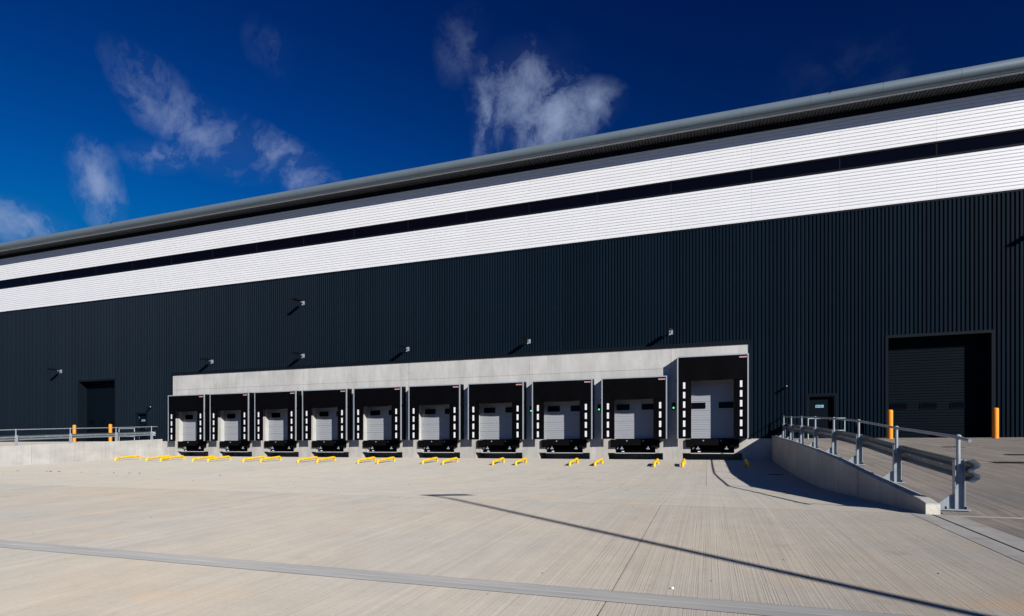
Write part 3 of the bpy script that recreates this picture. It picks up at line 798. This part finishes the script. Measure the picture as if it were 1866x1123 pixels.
# ------------------------------------------------------------------ guard rails
KP = [2.851, 3.67, 4.502, 5.322, 6.18, 7.027, 7.86, 8.60]
WPROF = [(0, .155), (.012, .15), (.030, .128), (.070, .105), (.083, .085), (.083, .065), (.070, .045), (.020, .022), (.006, .008), (.006, -.008), (.020, -.022), (.070, -.045), (.083, -.065), (.083, -.085), (.070, -.105), (.030, -.128), (.012, -.15), (0, -.155)]
def guard_rail(label, sx, x0):
    """sx=+1: rail on +X side of its posts"""
    t = thing('guard_rail', label, 'guard rail', (x0, -11, 0), 'galvanised guard rails along the ramps')
    inv = t.matrix_basis.inverted()
    def put(mb, name, mt, par=None, fix=False):
        me = mb.mesh(name, mt)
        if fix: recalc(me)
        o = link(name, me, par or t)
        if not par: o.matrix_parent_inverse = inv
        return o
    YP = [3.78 * k - 33 for k in KP]
    rail_z = .635
    for y in YP:
        z = rz(y); p = MB()
        p.box(x0 - .068, x0 - .057, y - .055, y + .055, z + .02, z + .80); p.box(x0 + .057, x0 + .068, y - .055, y + .055, z + .02, z + .80)
        p.box(x0 - .057, x0 + .057, y - .006, y + .006, z + .02, z + .80)
        po = put(p, 'post', M['galv'])
        bpm = MB(); a, b = sorted((x0 - sx * .36, x0 + sx * .12)); bpm.box(a, b, y - .12, y + .12, z + .0, z + .02)
        put(bpm, 'base_plate', M['galv'], po)
        gs = MB(); gx = x0 - sx * .0685
        gs.prism([(gx, z + .021), (gx - sx * .25, z + .021), (gx - sx * .25, z + .05), (gx - sx * .06, z + .23), (gx, z + .25)], y - .007, y + .007); put(gs, 'gusset', M['galv'], po, True)
        for dx in (-.31, -.20, .06):
            for dy in (-.085, .085):
                bl = MB(); bl.tube([(x0 + sx * dx, y + dy, z + .02), (x0 + sx * dx, y + dy, z + .06)], .013, 6)
                put(bl, 'anchor_bolt', M['frame_dark'], po)
        pp = MB(); pp.tube([(x0 - sx * .02, y - .035, z + .62), (x0 - sx * .02, y - .035, z + 1.14)], .030, 12); put(pp, 'rail_post', M['galv'])
        bb = MB(); bb.ball((x0 - sx * .02, y - .035, z + 1.15), .048, 12, 8); put(bb, 'tee_joint', M['galv'])
    xr = x0 + sx * .070
    for i in range(len(YP) - 1):
        ya, yb = YP[i] - (.16 if i else .10), YP[i + 1] + .10
        off = .0035 if i % 2 else 0
        rb = MB(); sts = []
        for k in range(5):
            y = ya + (yb - ya) * k / 4; z = rz(y) + rail_z
            sts.append([(xr + sx * (p + off), y, z + q) for p, q in WPROF])
        rb.sweep(WPROF, sts); sts2 = [[(a + sx * .003, b, c) for a, b, c in s] for s in sts]; rb.sweep(WPROF, sts2)
        ro = put(rb, 'rail_beam', M['rail_steel'])
        bo = MB()
        for fy in (.3, .55, .8):
            y = ya + (yb - ya) * fy; z = rz(y) + rail_z
            bo.box(xr - sx * .004 - .004, xr - sx * .004 + .004, y - .05, y + .05, z - .008, z + .008)
        put(bo, 'bolt_slot', M['galv_bright'], ro)
    # flared fishtail ends
    for y, dr in ((YP[0] - .06, -1), (YP[-1] + .06, 1)):
        fe = MB(); sts = []
        for k in range(9):
            u = k / 8; yy = y + dr * (.17 if dr < 0 else .44) * u; z = rz(y) + rail_z
            kz = 1 + .22 * u ** 1.5; kx = 1 + (.08 if dr < 0 else .35) * u ** 1.4
            bend = .03 * u ** 2
            sts.append([(xr + sx * (.006 + p * kx + bend), yy, z + q * kz) for p, q in WPROF])
        fe.sweep(WPROF, sts, True); fe.sweep(WPROF, [[(a + sx * .003, b, c) for a, b, c in s] for s in sts], True)
        put(fe, 'fishtail_end', M['galv_bright'])
    hrm = MB(); ys = [-22.68] + YP + ([-.06] if sx > 0 else [-.03])
    hrm.tube([(x0 - sx * .02, y - (.035 if 0 < i < len(ys) - 1 else 0), rz(y) + 1.15) for i, y in enumerate(ys)], .026, 12)
    put(hrm, 'handrail', M['galv'])
    return t
guard_rail('galvanised guard rail with tubular handrail on the right ramp', 1, 3.755)
guard_rail('sunlit galvanised guard rail along the left ramp wall', -1, -41.06)

# ------------------------------------------------------------------ door barriers
def barrier(label, xa, xb, y):
    t = thing('pipe_barrier', label, 'handrail', (xa, y, rz(y)), 'pipe barriers in front of the personnel doors')
    wd = xb - xa
    for x in (0, wd):
        p = MB(); p.tube([(x, 0, -.01), (x, 0, 1.02)], .024, 10); po = p.build('upright', M['galv_bright'], t)
        f = MB(); f.tube([(x, 0, 0), (x, 0, .012)], .07, 12); f.ball((x, 0, 1.04), .034); f.ball((x, 0, .43), .032); f.build('fitting', M['galv'], po)
    for z in (1.04, .43):
        r = MB(); r.tube([(0, 0, z), (wd, 0, z)], .023, 10); r.build('rail', M['galv_bright'], t)
barrier('bright steel pipe barrier in front of the right personnel door', 4.80, 6.43, -1.0)
barrier('bright steel pipe barrier in front of the left personnel door', -43.92, -42.25, -1.0)

# ------------------------------------------------------------------ drain grates on the ramp, sump cover
def grate(label, x, y, wx, wy, tab):
    t = thing('drain_grate', label, 'drain grate', (x, y, lerp(tab, y)), 'dark drain grates set in the concrete')
    sl = (lerp(tab, y + .3) - lerp(tab, y - .3)) / .6
    t.rotation_euler = (math.atan(sl), 0, 0)
    f = MB(); f.box(-wx / 2, wx / 2, -wy / 2, wy / 2, -.01, .006); f.build('pit', M['black'], t)
    for k in range(int(wx / .09)):
        b = MB(); xx = -wx / 2 + .045 + k * .09; b.box(xx - .012, xx + .012, -wy / 2, wy / 2, .0065, .011); b.build('grate_bar', M['steel_black'], t)
grate('long dark drain grate by the last guard rail post', 7.45, -15.05, .95, .42, RAMP)
grate('dark drain grate at the right edge, nearer the doors', 8.75, -12.45, .85, .42, RAMP)
grate('small dark drain grate between guard rail and right drive-in door', 8.35, -8.5, .6, .4, RAMP)
grate('dark drain grate in the shade of the ramp wall', 2.55, -8.2, .6, .4, YARD)

# ------------------------------------------------------------------ lamp post standing behind the camera (casts the long shadow)
H = 10.0; HX, HY = -5.75, -21.9
ls = H / math.tan(R(SUN_EL)); hz = Vector((SUN_DIR.x, SUN_DIR.y)).normalized()
bx_, by_ = HX + hz.x * ls, HY + hz.y * ls
gz = yz(by_)
ls = (H + gz - yz(HY)) / math.tan(R(SUN_EL)); bx_, by_ = HX + hz.x * ls, HY + hz.y * ls
lpost = thing('lamp_post', 'tall grey yard lamp post casting its long shadow across the concrete', 'lamp post', (bx_, by_, yz(by_)))
q = MB(); q.tube([(0, 0, -.05), (0, 0, 1.2), (0, 0, 1.25), (0, 0, H)], [.105, .105, .085, .055], 16); q.build('pole', M['galv'], lpost)
q = MB(); q.box(-.16, .16, -.16, .16, -.02, .02); q.build('base_plate', M['galv'], lpost)
dv = Vector((.80, .60, 0)); nv = Vector((-dv.y, dv.x, 0))
q = MB(); c_ = [dv * a + nv * b for a, b in ((-.12, -.07), (.25, -.15), (.95, -.13), (.95, .13), (.25, .15), (-.12, .07))]
q.add([(p.x, p.y, H - .02) for p in c_] + [(p.x * .97, p.y * .97, H + .10) for p in c_], [(5, 4, 3, 2, 1, 0), (6, 7, 8, 9, 10, 11)] + [(i, (i + 1) % 6, (i + 1) % 6 + 6, i + 6) for i in range(6)]); q.build('lamp_head', M['lum'], lpost)

# ------------------------------------------------------------------ roof hooks
for x, lb_ in ((5.9, 'small dark hook on the grey eave, at the right'), (-44.3, 'small dark hook on the grey eave, far left')):
    h = MB(); h.tube([(0, -.05, -.14), (0, -.16, .02), (.10, -.20, .11), (.04, -.26, .02)][:0] or [(-.18, -.20, -.06), (-.06, -.20, .03), (0, -.16, .08), (.03, -.10, .15)], .02, 6)
    o = h.build('roof_hook', M['lum'], None, (x, EY - .10, EZ + .22)); tag(o, lb_, 'hook', 'small hooks on the eave')

# ------------------------------------------------------------------ small things on the ground
li = MB(); rng = random.Random(3)
vs = [(a * .55, b * .55, c * .5) for a, b, c in [(-.03, -.02, .0), (.035, -.015, .0), (.03, .03, .004), (-.02, .028, .0), (-.01, -.005, .032), (.015, .012, .04), (.0, -.028, .02)]]
li.add(vs, [(0, 6, 4), (6, 1, 5), (6, 5, 4), (1, 2, 5), (2, 3, 5), (3, 4, 5), (3, 0, 4), (0, 1, 6)])
tag(li.build('litter', M['paper'], None, (-.30, -27.80, yz(-27.8) + .001)), 'tiny crumpled white scrap of litter on the concrete', 'litter')
pb_ = MB()
for k in range(260):
    y = rng.uniform(-31, -3); x = rng.uniform(-38, 2.6) if y > -22 else rng.uniform(-24, 2.6)
    r = rng.uniform(.006, .020) if y < -20 else rng.uniform(.012, .03)
    z = yz(y)
    b = [(x + r * math.cos(a) * rng.uniform(.7, 1.2), y + r * math.sin(a) * rng.uniform(.7, 1.2), z - .002) for a in (0, 1.26, 2.5, 3.77, 5.0)]
    pb_.add(b + [(x, y, z + r * .7)], [(i, (i + 1) % 5, 5) for i in range(5)])
pe = pb_.build('loose_stones', M['stone']); pe['kind'] = 'stuff'
wd_ = MB()
for k in range(20):
    x = rng.choice([rng.uniform(-37, -24), rng.uniform(-38, -18), rng.uniform(-38, -30)]); y = Y_C + rng.uniform(-.12, .12)
    for j in range(rng.randint(3, 6)):
        a = rng.uniform(0, 6.28); ln_ = rng.uniform(.03, .085); wdt = ln_ * .22
        bx0 = x + rng.uniform(-.05, .05); by0 = y + rng.uniform(-.03, .03); z = yz(y)
        dx, dy = math.cos(a), math.sin(a); hz_ = rng.uniform(.3, 1.0) * ln_
        wd_.add([(bx0 - dy * wdt, by0 + dx * wdt, z), (bx0 + dy * wdt, by0 - dx * wdt, z), (bx0 + dx * ln_ * .7, by0 + dy * ln_ * .7, z + hz_)], [(0, 1, 2)])
we = wd_.build('joint_weeds', M['weed']); we['kind'] = 'stuff'
